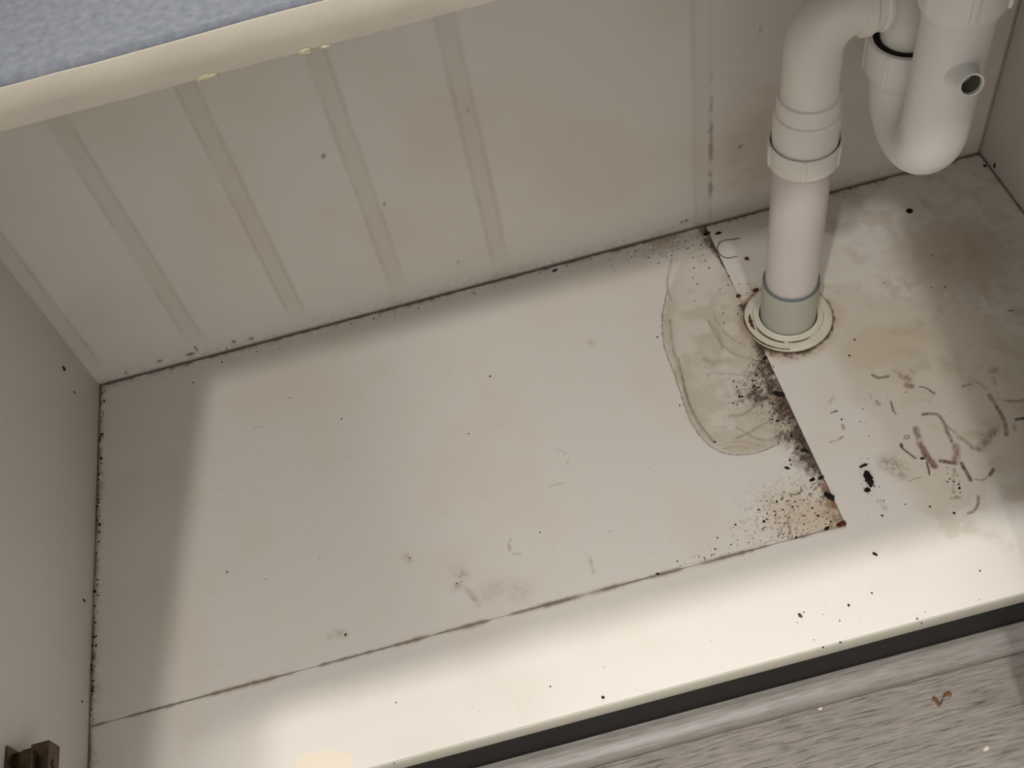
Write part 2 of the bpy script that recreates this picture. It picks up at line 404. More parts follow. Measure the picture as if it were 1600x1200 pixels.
    s([(1215, 838), (1224, 822), (1232, 814)], 1.3, (104, 80, 62), .6, 1.0, .6)
    s([(478, 1194), (505, 1188), (535, 1190)], 14, (242, 226, 196), .6, .8)
    # pencil-like line on the base board behind the pipe, by the back wall
    s([(1186, 357), (1204, 350)], 1.0, (120, 108, 92), .5, 1.2, .3)
    return L
STROKES = strokes()
def paint_floor(P):
    x, y = P[:, 0], P[:, 1]; N = len(x)
    c = np.tile(WHITE, (N, 1)); n1 = fbm(x, y, 14); n2 = fbm(x + 3, y + 9, 60, 4); n3 = fbm(x + 8, y + 2, 240, 3); n4 = fbm(x + 1, y + 4, 620, 2)
    def over(mask, col, a): 
        k = np.clip(mask * a, 0, 1)[:, None]; c[:] = c * (1 - k) + np.array(col) * k
    over(sstep(.45, .75, n1), lin(214, 204, 186), .25)
    over(sstep(.62, .8, n3) * sstep(.5, .7, n2), lin(190, 178, 158), .12)
    # yellow-brown dirt film on the right-hand board, partly painted phone shadow
    film = sstep(.735, .765, x + .02 * (n2 - .5)) * sstep(.80, .70, np.hypot((x - .80) / 1.0, (y + .27) / 1.15) / .16 + .5 * (n2 - .5) + .35 * (n1 - .5)) * (x > SX)
    over(film, lin(198, 184, 158), .45)
    film2 = sstep(.9, .4, np.hypot((x - .80), (y + .215) / .5) / .075 + .5 * (n2 - .5)) * (x > SX)
    over(film2, lin(196, 176, 140), .35)
    over(sstep(.5, .8, n2) * sstep(.76, .84, x) * sstep(-.42, -.34, y), lin(166, 148, 118), .35)
    over(sstep(.085, .02, np.hypot(x - .91, y + .13) + .05 * (n2 - .5)), lin(160, 138, 106), .5)
    # around the flange
    rf = np.hypot(x - FC[0], y - FC[1])
    over(sstep(.062, .044, rf + .022 * (n2 - .5)), lin(196, 172, 132), .45)
    over(sstep(.0475, .0438, rf + .004 * (n3 - .5)), lin(62, 40, 28), .9)
    left = sstep(.02, -.03, x - FC[0] + .4 * (y - FC[1]))
    over(sstep(.054, .044, rf + .010 * (n3 - .5)) * left, lin(72, 46, 34), .85)
    ins = (x <= SX) & (y >= -J)
    # dried puddle
    xx = x + .004 * (n2 - .5); yy = y + .004 * (n1 - .5)
    near = (x > .58) & (x < .70) & (y < .0) & (y > -.34)
    sd = np.full(N, -1.0); sd[near] = poly_sd(xx[near], yy[near], PUDw); sd = np.where(ins, sd, -1)
    pf = sstep(-.02, -.11, y) * .75 + .25
    over(sstep(-.0005, .003, sd) * pf, lin(204, 193, 175), .5)
    over(pf * sstep(.0, .003, sd) * sstep(.38, .68, n2), lin(178, 163, 138), .40)
    over(pf * sstep(.001, .003, sd) * sstep(.018, .003, sd), lin(182, 168, 144), .30)
    # mould spreading from the joint
    ds = SX - x
    env = np.exp(-((y + .235) / .045) ** 2) * .036 + np.exp(-((y + .30) / .03) ** 2) * .014 + .004 * (y < -.12) + np.exp(-((y + .365) / .03) ** 2) * .012 + np.exp(-((y + .02) / .03) ** 2) * .012
    m = sstep(1.25, .1, ds / (env + 1e-4) + 1.5 * (n2 - .5) + .9 * (n3 - .5)) * ins * (ds > 0)
    over(m, lin(112, 86, 70), .62)
    m2 = sstep(.75, .05, ds / (env + 1e-4) + 1.3 * (n2 - .5) + 1.5 * (n3 - .5)) * ins
    over(m2, lin(62, 42, 36), .75)
    over(sstep(.55, .62, n4) * sstep(1.3, .3, ds / (env + 1e-4)) * ins, lin(44, 30, 26), .75)
    over(sstep(.0022, .0004, np.abs(ds) + .002 * (n3 - .5)) * (y > -J) * sstep(.25, .5, n2), lin(70, 48, 38), .55 * ins + .0)
    # tan halo at the front right corner of the inset panel
    over(sstep(.085, .01, np.hypot(x - .672, (y + .378) * 1.6) + .05 * (n2 - .5)) * ins, lin(196, 170, 128), .5)
    over(sstep(.66, .72, n4) * sstep(.08, .02, np.hypot(x - .655, (y + .36) * 1.5)) * ins, lin(110, 84, 62), .5)
    # joint along the front of the inset panel
    dj = np.abs(y + J)
    over(sstep(.004, .0008, dj + .003 * (n3 - .5)) * sstep(.40, .6, fbm(x, y * 0, 26)) * (x < SX), lin(168, 146, 110), .6)
    over(sstep(.0016, .0005, dj + .0016 * (n3 - .5)) * sstep(.35, .55, fbm(x + 2, y * 0, 40)) * (x < SX), lin(96, 78, 60), .75)
    # mould in the corners: back and left
    spot = fbm(x, y, 180, 3)
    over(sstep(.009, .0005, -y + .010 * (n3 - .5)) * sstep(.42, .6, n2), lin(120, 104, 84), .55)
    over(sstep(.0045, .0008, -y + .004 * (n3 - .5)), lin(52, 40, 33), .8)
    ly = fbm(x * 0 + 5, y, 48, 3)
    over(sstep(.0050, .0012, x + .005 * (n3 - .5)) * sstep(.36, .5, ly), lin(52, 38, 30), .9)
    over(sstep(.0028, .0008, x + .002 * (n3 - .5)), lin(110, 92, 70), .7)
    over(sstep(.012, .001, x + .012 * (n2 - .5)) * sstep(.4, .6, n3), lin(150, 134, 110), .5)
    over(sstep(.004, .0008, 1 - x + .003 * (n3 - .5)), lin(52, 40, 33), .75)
    # specks of mould near the back, left of the pipe
    zone = sstep(.055, .01, -y + .0) * sstep(.58, .63, x) * (x < SX)
    over(zone * sstep(.45, .7, n2), lin(168, 150, 126), .5)
    over(zone * sstep(.68, .74, n4), lin(80, 64, 54), .6)
    for pts, wd, col, a, soft, nz in STROKES:
        px = [p[0] for p in pts]; py = [p[1] for p in pts]; r = wd * (1 + soft) + .004
        b = np.where((x > min(px) - r) & (x < max(px) + r) & (y > min(py) - r) & (y < max(py) + r))[0]
        if len(b) == 0: continue
        d = seg_d(x[b] + .0015 * (n3[b] - .5), y[b] + .0015 * (n2[b] - .5), pts)
        k = sstep(wd * (1 + soft * .5), wd * max(.1, 1 - soft * .6), d)
        if nz: k = k * (1 - nz + nz * sstep(.42, .60, .5 * n3[b] + .5 * n4[b]))
        k = np.clip(k * a, 0, 1)[:, None]; c[b] = c[b] * (1 - k) + np.array(col) * k
    return c

def axis_pts(*segs):
    out = []
    for a, b, st in segs: out.append(np.arange(a, b - st * .3, st))
    out.append(np.array([segs[-1][1]])); return np.concatenate(out)
def gridz(xs, ys, z):
    X, Y = np.meshgrid(xs, ys, indexing='ij'); return np.stack([X, Y, np.full_like(X, z)], -1)
G = 0.0016
hole_r = .030
# inset panel (left, its own sheet) and the base board around it
xs_i = axis_pts((G, .58, .0026), (.58, SX - .0003, .00085)); ys_i = axis_pts((-J + .0002, -G, .00105))
inset_solid = MB().add([(G, -J + .0002, 0), (SX - .0003, -J + .0002, 0), (SX - .0003, -G, 0), (G, -G, 0), (G, -J + .0002, -.003), (SX - .0003, -J + .0002, -.003), (SX - .0003, -G, -.003), (G, -G, -.003)],
                       [(0, 4, 5, 1), (1, 5, 6, 2), (2, 6, 7, 3), (3, 7, 4, 0)])
xs_f = axis_pts((G, .58, .003), (.58, .86, .0011), (.86, 1 - G, .0025)); ys_f = axis_pts((-D + .0012, -J - .0002, .0015))
xs_r = axis_pts((SX + .0003, .88, .00085), (.88, 1 - G, .0016)); ys_r = axis_pts((-J - .0002, -G, .00105))
base_solid = MB().box(0.0, 1.0, -D + .0012, 0.0, -T, -.0032)
bot = grid_obj('bottom_panel', [(gridz(xs_f, ys_f, 0.), False), (gridz(xs_r, ys_r, 0.), False)], M_floorboard, cab, paint_floor, base_solid, base=(.5, -D / 2, 0))
bot['label'] = 'white cabinet floor board with brown smears on its right side'
ip = grid_obj('inset_panel', [(gridz(xs_i, ys_i, .0003), False)], M_floorboard, cab, paint_floor, inset_solid, base=(SX / 2, -J / 2, 0))
ip['label'] = 'white sheet let into the cabinet floor, dried brown puddle and mould along its right edge'
eb = MB().box(0.0, 1.0, -D, -D + .0013, -T, -.0002, .0004).build('edge_band', M_edge, bot); eb['label'] = 'grey-beige edge banding'

# back panel with shallow vertical channels
CH = [0.008, 0.120, 0.232, 0.345, 0.458, 0.683]
xs_b = axis_pts((.0, 1.0, .0021)); zs_b = axis_pts((-.004, .10, .0016), (.10, ZT, .004))
Xb, Zb = np.meshgrid(xs_b, zs_b, indexing='ij'); Yb = np.zeros_like(Xb)
for k, cx in enumerate(CH):
    hw = .0085
    dd = np.abs(Xb - cx); Yb += .0005 * (1 - np.clip((dd - hw + .0022) / .0022, 0, 1)) * (1 if cx > .6 else sstep(.0, .03, Zb - .012))
def paint_back(P):
    x, z = P[:, 0], P[:, 2]; N = len(x); c = np.tile(np.array(lin(226, 220, 213)), (N, 1))
    n1 = fbm(x, z, 9); n2 = fbm(x + 3, z + 1, 60); n3 = fbm(x + 4, z, 220, 3)
    def over(m, col, a):
        k = np.clip(m * a, 0, 1)[:, None]; c[:] = c * (1 - k) + np.array(col) * k
    over(sstep(.4, .75, n1), lin(208, 199, 184), .35)
    for cx in CH:
        d = np.abs(x - cx); fade = sstep(.0, .05, z - .01) if cx < .6 else 1
        fade = fade * (.55 if cx > .6 else 1.); over(sstep(.0105, .0075, d) * fade, lin(198, 190, 178), .30)
        over(sstep(.0035, .0008, np.abs(d - .0085) + .002 * (n2 - .5)) * fade * (.4 + .6 * sstep(.35, .6, fbm(x * 3, z, 16))), lin(170, 160, 146), .25)
    e = np.abs(x - .6925)
    over(sstep(.003, .0006, e + .003 * (n3 - .5)) * sstep(.12, .06, np.abs(z - .11)) * sstep(.35, .6, n2), lin(120, 104, 80), .7)
    over(sstep(.06, .01, np.hypot(x - .745, (z - .10) * .7) + .04 * (n2 - .5)), lin(196, 176, 148), .5)
    over(sstep(.02, .002, z + .012 * (n2 - .5)) * sstep(.45, .65, n3), lin(140, 122, 98), .22)
    over(sstep(.004, .0005, z + .003 * (n3 - .5)), lin(70, 56, 46), .7)
    over(sstep(.035, .004, z + .02 * (n2 - .5)) * sstep(.58, .72, x), lin(190, 180, 160), .4)
    over(sstep(.004, .001, 1 - x), lin(60, 48, 40), .7)
    for u, v, w, h in [(298, 553, 9, 3), (306, 545, 3, 6), (249, 564, 5, 2.5), (197, 582, 3, 3), (365, 534, 4, 3), (392, 529, 5, 2.5), (354, 544, 2, 2), (1072, 345, 4, 3), (1065, 347, 2, 3), (1187, 46, 1.5, 6), (600, 320, 2, 2), (505, 243, 2.5, 2.5), (730, 172, 2.5, 2), (556, 298, 2, 3), (1156, 230, 3, 2), (715, 410, 2, 2)]:
        p = bk(u, v); q = np.hypot((x - p[0]) / (w * .00058), (z - p[2]) / (h * .00085)) + .9 * (n3 - .5)
        over(sstep(1.2, .6, q), lin(72, 58, 48), .75)
    return c
back = grid_obj('back_panel', [(np.stack([Xb, Yb, Zb], -1), False)], M_back, cab, paint_back, MB().box(0, 1, .004, .012, -T, ZT), base=(.5, 0, 0))
back['label'] = 'white back panel with faint vertical channels'
lp = MB().box(-T, 0.0, -D, .012, -.02, ZT, .0006).build('side_panel', M_side, cab); lp['label'] = 'left side panel, white, carrying a metal hinge'
rp = MB().box(1.0, 1.0 + T, -D, .012, -.02, ZT, .0006).build('side_panel', M_side, cab); rp['label'] = 'right side panel, white, in shade'
MB().box(0.806, 1.0 + T, -D - T, -D - .0002, -T, ZT, .0006).build('front_panel', M_side, cab)
pb = MB().box(-T, 1.0 + T, YP, YP + .016, ZF, -T - .0002).build('plinth', M_black, cab); pb['label'] = 'black plinth board below the cabinet floor'
MB().box(-T, .034, -D - T, -D - .0002, -T, ZT, .0006).build('leak_blocker', M_side, cab)  # unseen strip added to block a light leak beside the left door
# open doors
def door(px, py, ang, sgn):
    mb = MB(); mb.box(0, .018 * 1, -.40, 0, -.012, ZT - .012, .001)
    ca, sa = math.cos(ang), math.sin(ang); vv = []
    for x, y, z in mb.v:
        x = x if sgn > 0 else x - .018
        vv.append((px + x * ca - y * sa, py + x * sa + y * ca, z))
    mb.v = vv; return mb.build('door', M_side, cab, base=(px, py, 0))
door(0.034, -D - T - .001, math.radians(-9), -1)
door(0.801, -D - .024, math.radians(-9), 1)

# hinge on the left panel
def hinge(x0, yr, z0, sg, name='hinge'):
    """concealed hinge: yr = rear end, z0 = middle height, sg = +1 stands out towards +x"""
    X = lambda t: x0 + sg * t
    def bx(a, b, y0, y1, z1, z2, bv=.0008): 
        lo, hi = sorted((X(a), X(b))); return MB().box(lo, hi, y0, y1, z1, z2, bv)
    h = bx(.010, .0245, yr - .041, yr, z0 - .0085, z0 + .0085).build(name, M_hinge, cab, base=(x0, yr - .03, z0)); h['label'] = 'dark nickel concealed hinge'
    bx(0, .0022, yr - .040, yr - .004, z0 - .026, z0 + .026).build('mounting_plate', M_hinge, h)
    bx(.002, .0165, yr - .040, yr - .008, z0 + .0092, z0 + .0185).build('side_arm', M_hinge, h)
    bx(.002, .0100, yr - .040, yr - .0015, z0 - .0065, z0 + .0065).build('arm_base', M_hinge, h)
    for yy, zz, t in ((yr - .016, z0, .0245), (yr - .022, z0 + .022, .0022), (yr - .022, z0 - .022, .0022)):
        MB().lathe([(.0001, .0016), (.0022, .0016), (.0034, .001), (.0036, -.0008)], (X(t), yy, zz), (sg, 0, 0), 16).build('screw', M_hinge, h)
    MB().lathe([(.0001, .0012), (.0035, .0010), (.0042, -.0008)], (X(.0165), yr - .026, z0 + .0138), (sg, 0, 0), 16).build('screw', M_hinge, h)
    return h
hinge(0.0, -.440, .102, 1)

# ------------------------------------------------------------------ worktop
YC = -0.500
top = MB()
nx = 220; vs = []; fs = []
for i in range(nx + 1):
    x = -.7 + 2.5 * i / nx; r = .0009 * (float(fbm(np.array([x]), np.array([2.]), 22)[0]) - .5) * 2
    vs += [(x, .03, ZT), (x, YC + .0012, ZT), (x, YC, ZT + .0014), (x, YC, ZT + .0136), (x, YC + .001 + r, ZT + .0158 + .4 * r), (x, .03, ZT + .0158)]
for i in range(nx):
    a = i * 6; b = a + 6
    for k in range(6): k2 = (k + 1) % 6; fs.append((a + k, b + k, b + k2, a + k2))
fs += [tuple(range(6)), tuple(nx * 6 + k for k in range(6))[::-1]]
top.add(vs, fs); ct = top.build('countertop', M_top, base=(.5, YC, ZT), angle=30)
tag(ct, 'speckled blue-grey countertop with a beige front edge above the cabinet', 'countertop')
ew = MB(); vs = []; fs = []
for i in range(nx + 1):
    x = -.7 + 2.5 * i / nx; r = .0010 * (float(fbm(np.array([x]), np.array([7.]), 30)[0]) - .5) * 2
    vs += [(x, YC + .002, ZT - .0005), (x, YC - .0008, ZT - .0003 + r * .5), (x, YC - .0011, ZT + .0050), (x, YC - .0008, ZT + .0136 + r), (x, YC - .0004, ZT + .0140 + r)]
for i in range(nx):
    a = i * 5; b = a + 5
    for k in range(4): fs.append((a + k, b + k, b + k + 1, a + k + 1))
e_ = ew.add(vs, fs).build('front_edge', M_cedge, ct, angle=50); e_['label'] = 'beige worn front edge of the worktop'
for u, v, s_ in ((318, 113, .7), (330, 110, .5), (472, 68, .6), (503, 60, .35)):
    p = bk(u, v, YC - .001)
    MB().lump((0, 0, 0), .0042 * s_, .0016 * s_, .0022 * s_).build('glue_blob', M_glue, ct, base=(0, 0, 0)).location = tuple((np.array((p[0], YC - .0012, ZT - .0004)) - np.array((.5, YC, ZT))) * S)

# ------------------------------------------------------------------ plumbing
def arc(c, r, a0, a1, e1, e2, n=16):
    c = np.array(c); e1 = np.array(e1); e2 = np.array(e2)
    return [tuple(c + r * (math.cos(a) * e1 + math.sin(a) * e2)) for a in np.linspace(a0, a1, n)]
fx, fy = FC
# flange on the floor
fb = (fx, fy, 0.0003)
fg = thing('floor_flange', fb, 'round cream plastic collar around the grey pipe, brown dirt on its left rim', 'pipe collar')
MB().lathe([(.0435, .0), (.0436, .0022), (.0428, .0034), (.0405, .0042), (.0362, .0046), (.0352, .0040), (.0346, .0046)], fb).build('outer_ring', M_cream, fg)
MB().lathe([(.0346, .0028), (.0343, .0060), (.0336, .0068), (.0318, .0072), (.0312, .0066), (.0306, .0072), (.0290, .0076), (.0286, .0070), (.0283, .0)], fb).build('inner_ring', M_cream, fg)
for a0, a1, r, wd in ((2.75, 3.35, .0378, .0017), (3.3, 4.25, .0352, .0008), (4.35, 5.0, .0347, .0005), (2.5, 4.4, .0436, .0007)):
    mb = MB(); n = 24; vs = []; fs = []
    for i in range(n + 1):
        a = a0 + (a1 - a0) * i / n; w_ = wd * math.sin(math.pi * (i + .3) / (n + .6)) * (1 + .5 * random.uniform(-1, 1))
        for q, hh in ((r - w_, .0045), (r, .0054), (r + w_, .0042)):
            vs.append((fx + q * math.cos(a), fy + q * math.sin(a), fb[2] + hh))
    for i in range(n):
        for k in range(2): fs.append((i * 3 + k, i * 3 + k + 1, i * 3 + k + 4, i * 3 + k + 3))
    mb.add(vs, fs).build('dirt_crust', M_brown, fg)['label'] = 'brown dirt crust'

# grey socket
sk = thing('pipe_socket', (fx, fy, 0), 'short grey plastic pipe socket rising through the cream floor collar', 'pipe socket')
MB().lathe([(.0272, -.10), (.0272, .0565), (.0270, .0590), (.0262, .0600), (.0255, .0592), (.0254, .030)], (fx, fy, 0)).build('socket_body', M_grey, sk)
MB().lathe([(.0262, .0600), (.0268, .0606), (.0272, .0598), (.0274, .0580), (.0272, .0572)], (fx, fy, 0)).build('seal_rim', M_rim, sk)['label'] = 'dark grey seal rim'

# white waste pipe, sleeve, nut, elbow
ZH = 0.3585; RB = .030; RP = .0226
wp = thing('waste_pipe', (fx, fy, .03), 'white upright waste pipe with screw collar and elbow standing in the grey socket', 'pipe')
MB().lathe([(.0001, .03), (.0249, .03), (.0249, .2300)], (fx, fy, 0)).build('pipe', mat('pinkish_white_pvc', lin(208, 200, 194), .38, .5, noise=(14, .05, 4)), wp)
nut = MB().lathe([(.0255, .2175), (.0292, .2150), (.0300, .2158), (.0303, .2365), (.0300, .2376), (.0288, .2376), (.0284, .2360), (.0284, .226)], (fx, fy, 0)).build('lock_nut', M_pvc, wp)
for k in range(5):
    a = 2 * math.pi * k / 5 - 1.95; c, s_ = math.cos(a), math.sin(a)
    mb = MB().box(.0297, .0309, -.0021, .0021, .2162, .2372, .0004)
    mb.v = [(fx + x * c - y * s_, fy + x * s_ + y * c, z) for x, y, z in mb.v]; mb.build('grip_rib', M_pvc, nut)
MB().lathe([(.0250, .222), (.0272, .2225), (.0274, .2655), (.0268, .2672), (.0256, .2676), (.0255, .2815), (.0249, .2830), (.0232, .2836), (.0226, .2840)], (fx, fy, 0)).build('sleeve', M_pvc, wp)
# thin joint lines on the sleeve
path = [(fx, fy, .275), (fx, fy, .29), (fx, fy, .31)] + arc((fx + RB, fy, ZH - RB), RB, math.pi, math.pi / 2, (1, 0, 0), (0, 0, 1), 18) + [(fx + .036, fy, ZH)]
MB().tube(path, [RP + .0004, RP + .0002, RP] + [RP] * 18 + [RP + .0006]).build('elbow', M_pvc, wp)
cr = MB().lathe([(.0226, .028), (.0252, .0290), (.0264, .0300), (.0266, .0362), (.0258, .0372), (.0250, .0380), (.0250, .0440), (.0258, .0450), (.0262, .0462), (.0258, .0492), (.0240, .0500), (.0212, .0500)], (fx, fy, ZH), (1, 0, 0)).build('coupling_ring', M_pvc, wp)

# bottle-shaped U trap
BA = np.array([.800, -.152]); FA = np.array([.797, -.217]); RT = .0252
dirv = (FA - BA); sep = np.linalg.norm(dirv); dirv /= sep; rb = sep / 2; mid = (BA + FA) / 2
ZB = .2765
tr = thing('drain_trap', (mid[0], mid[1], ZB - rb - RT), 'white U-shaped sink drain trap with a small open side spout', 'drain trap')
up_ = (0, 0, 1); e1 = (dirv[0], dirv[1], 0)
path = [(BA[0], BA[1], .310), (BA[0], BA[1], .290)] + arc((mid[0], mid[1], ZB), rb, math.pi, 2 * math.pi, e1, up_, 34) + [(FA[0], FA[1], .29), (FA[0], FA[1], .32), (FA[0], FA[1], .36), (FA[0], FA[1], .42)]
MB().tube(path, [RT] * 2 + [RT] * 34 + [RT, RT, RT, RT], n=48).build('u_bend', M_pvc2, tr)
un = MB().lathe([(.0253, .2770), (.0272, .2800), (.0302, .2860), (.0309, .2900), (.0311, .3130), (.0305, .3150), (.0270, .3150), (.0266, .3110), (.0265, .300)], (BA[0], BA[1], 0)).build('union_nut', M_pvc2, tr)
for k in range(6):
    a = 2 * math.pi * k / 6 + .62; c, s_ = math.cos(a), math.sin(a)
    mb = MB().box(.0304, .0319, -.0020, .0020, .285, .3135, .0006); mb.v = [(BA[0] + x * c - y * s_, BA[1] + x * s_ + y * c, z) for x, y, z in mb.v]; mb.build('grip_rib', M_pvc2, un)
ro = .0215
path = [(BA[0], BA[1], .300), (BA[0], BA[1], .312), (BA[0], BA[1], .322)] + arc((BA[0] - .030, BA[1], ZH - .030), .030, 0, math.pi / 2, (1, 0, 0), (0, 0, 1), 16)[1:] + [(BA[0] - .034, BA[1], ZH)]
MB().tube(path, ro).build('outlet_elbow', M_pvc2, tr)
MB().lathe([(.0215, .3148), (.0225, .3156), (.0262, .3156), (.0275, .3146), (.0278, .3130)], (BA[0], BA[1], 0)).build('gap_ring', M_dark, tr)['label'] = 'black ring in the gap above the nut'  # black ring put in to show the dark gap inside the nut
tn_ = MB().lathe([(.0253, .3800), (.0264, .3822), (.0292, .3880), (.0302, .3915), (.0305, .4330), (.0296, .4360), (.0253, .4370)], (FA[0], FA[1], 0)).build('top_nut', M_pvc2, tr)
for k in range(6):
    a = 2 * math.pi * k / 6 + .25; c, s_ = math.cos(a), math.sin(a)
    mb = MB().box(.0296, .0326, -.0026, .0026, .3910, .4330, .0012); mb.v = [(FA[0] + x * c - y * s_, FA[1] + x * s_ + y * c, z) for x, y, z in mb.v]; mb.build('grip_rib', M_pvc2, tn_)
MB().lathe([(.0205, .41), (.0205, .6665)], (FA[0], FA[1], 0)).build('tail_pipe', M_pvc2, tr)
# side spout
sd = np.array([-.12, -.95, .22]); sd /= np.linalg.norm(sd); sb = np.array([FA[0], FA[1], .339]) + sd * .018
MB().lathe([(.0135, .0), (.0118, .006), (.0100, .011), (.0092, .016), (.0088, .0235), (.0086, .0240), (.0072, .0240), (.0070, .0235), (.0068, .002), (.0001, .001)], sb, sd, 32).build('side_spout', M_pvc2, tr)
MB().lathe([(.00675, .0215), (.0067, .004), (.0001, .003)], sb, sd, 32).build('spout_inside', M_tube_in, tr)['label'] = 'dim grey inside of the spout'

# ------------------------------------------------------------------ loose dirt
def spot(u, v): p = fl(u, v); return (p[0], p[1], .0003)
def crumb(name, u, v, w, l, ang, material, label, cat='debris', h=None, z=None, group=None):
    """w, l in photograph pixels (half sizes), ang in degrees on the board"""
    p = np.array(spot(u, v)) if z is None else fl(u, v, z)
    mb = MB().lump((p[0], p[1], p[2]), l * .00062, w * .00068, h if h else min(w, l) * .00055, math.radians(ang), .35, 10)
    return tag(mb.build(name, material, base=tuple(p)), label, cat, group)
def sliver(name, u0, v0, u1, v1, w, material, label, cat='debris', flat=.75):
    """long irregular crumb between two measured spots, w = half width in pixels"""
    a_, b_ = np.array(spot(u0, v0)), np.array(spot(u1, v1)); n = 9; k = 9; vs = []; fs = []
    d = (b_ - a_); L_ = np.linalg.norm(d); d /= L_; pr = np.array([-d[1], d[0], 0])
    for i in range(n):
        t = i / (n - 1); r = w * .00064 * (max(0.05, 1 - abs(2 * t - 1) ** 3) ** .5) * random.uniform(.75, 1.2); c = a_ + d * L_ * t + pr * random.uniform(-.25, .25) * w * .0006
        for q in range(k):
            an = 2 * math.pi * q / k; rr = r * random.uniform(.85, 1.15); vs.append(tuple(c + pr * rr * math.cos(an) + np.array([0, 0, flat * rr * math.sin(an) + flat * r * .8])))
    for i in range(n - 1):
        for q in range(k): fs.append((i * k + q, i * k + (q + 1) % k, (i + 1) * k + (q + 1) % k, (i + 1) * k + q))
    fs += [tuple(range(k))[::-1], tuple((n - 1) * k + q for q in range(k))]
    return tag(MB().add(vs, fs).build(name, material, base=tuple((a_ + b_) / 2)), label, cat)
sliver('dirt_lump', 1352, 736, 1361, 762, 5.5, M_dark, 'large elongated black crumb standing alone right of the inset panel edge')
sliver('dirt_lump', 1342, 731, 1356, 726, 2.2, M_dark, 'thin black flake just behind the large elongated black crumb')
sliver('dirt_lump', 1350, 767, 1360, 766, 3.6, M_dark, 'small black crumb touching the front end of the large elongated one')
sliver('dirt_lump', 1288, 770, 1303, 783, 4.5, M_dark, 'black clump on the inset panel edge behind the rusty corner')
crumb('dirt_lump', 1283, 747, 2.5, 4.5, 10, M_dark, 'oval black crumb at the panel edge, right of its twin')
crumb('dirt_lump', 1269, 750, 2.3, 4.2, 18, M_dark, 'oval black crumb a little in from the panel edge, left of its twin')
sliver('dirt_lump', 1250, 702, 1266, 709, 2.2, M_dark, 'slanted black flake at the inset panel edge below the dried puddle')
crumb('dirt_lump', 1230, 732, 2, 4.5, -40, M_dark, 'lone black crumb on the inset panel just in front of the puddle')
crumb('rust_flake', 1314, 820, 4.2, 7.5, 22, M_rust, 'rust-red flake at the front right corner of the inset panel')
crumb('rust_flake', 1292, 826, 2, 6, 20, M_dark, 'dark flake on the front joint beside the rust-red flake')
sliver('dirt_lump', 1098, 368, 1110, 364, 2.4, M_dark, 'black chip by the back wall at the end of the panel joint, left one')
crumb('dirt_lump', 1122, 365, 2.8, 5, 5, M_dark, 'black chip by the back wall at the end of the panel joint, right one')
crumb('dirt_lump', 1167, 405, 4, 3.6, 30, M_rust, 'reddish brown crumb behind the pipe collar on the bare board')
sliver('dirt_lump', 1363, 864, 1371, 869, 1.9, M_dark, 'black bent flake on the shaded front board')
crumb('seed', 1250, 962, 2, 3.8, -75, M_brown, 'small brown seed-like crumb on the bright front board')
crumb('dirt_lump', 1154, 463, 3.5, 4, 60, M_rust, 'brown crumb at the left rim of the pipe collar')
crumb('dirt_lump', 1181, 454, 3.5, 6, 30, M_brown, 'brown crumb wedged behind the pipe collar')
crumb('dirt_lump', 1216, 616, 4.5, 8, -30, M_dark, 'ragged black clump on the inset panel edge beside the puddle')
crumb('dirt_lump', 867, 423, 2, 5, 10, M_dark, 'dark crumb on the floor by the back wall, midway along')
crumb('dirt_lump', 1195, 560, 3, 4, 30, M_dark, 'black crumb where the panel joint meets the pipe collar')
crumb('dirt_lump', 1441, 717, 2.0, 3.2, -20, M_dark, 'black dot between the brown smears on the right')
crumb('dirt_lump', 1539, 260, 2.6, 3.4, 40, M_dark, 'black crumb in the far right back corner of the cabinet floor')
# screw hole, drawn as a flat black disc on the board
p = spot(1421, 330)
h = MB().lathe([(.0001, .0002), (.0030, .0002), (.0034, .0004), (.0036, .0)], p, (0, 0, 1), 20).build('screw_hole_disc', M_dark, base=p)
tag(h, 'round black plug for a screw hole in the cabinet floor beneath the drain trap', 'disc')
# stray fibre behind the collar
pts = [fl(u, v) for u, v in spline([(1156, 373), (1142, 375), (1128, 377), (1122, 384), (1121, 392), (1127, 400), (1137, 404), (1152, 401)], 5)]
fbp = tuple(pts[0]); f_ = MB().tube([(q[0], q[1], .0009) for q in pts], .00045, n=6).build('fibre', M_brown, base=fbp)
tag(f_, 'curled brown fibre on the board behind the pipe collar', 'fibre')
# shred and chips on the room floor
p = fl(1470, 1093, ZF)
pts = [fl(u, v, ZF) for u, v in spline([(1457, 1091), (1463, 1094), (1467, 1101), (1472, 1096), (1474, 1088), (1481, 1084), (1486, 1086)], 5)]
mb = MB(); vs = []; fs = []
for i, q in enumerate(pts):
    w_ = .0024 * (1 + .3 * math.sin(i * 1.9)); hh = .0012 + .0022 * abs(math.sin(i * .55))
    vs += [(q[0] - w_ * .5, q[1] - w_ * .8, ZF + .0002), (q[0], q[1], ZF + hh), (q[0] + w_ * .5, q[1] + w_ * .8, ZF + .0002)]
for i in range(len(pts) - 1): fs += [(i * 3 + k, i * 3 + k + 1, i * 3 + k + 4, i * 3 + k + 3) for k in (0, 1)] + [(i * 3, i * 3 + 3, i * 3 + 5, i * 3 + 2)]
tag(mb.add(vs, fs).build('brown_shred', M_shred, base=tuple(p)), 'curled rusty brown shred lying on the grey wood floor', 'debris')
crumb('pale_chip', 1541, 1169, 2.4, 5, 20, M_chip, 'pale chip on the grey wood floor, nearest the bottom of the picture', z=ZF)
crumb('pale_chip', 1282, 1107, 1.8, 3, 10, M_chip, 'small pale chip on the floor at the foot of the moulding', z=ZF)

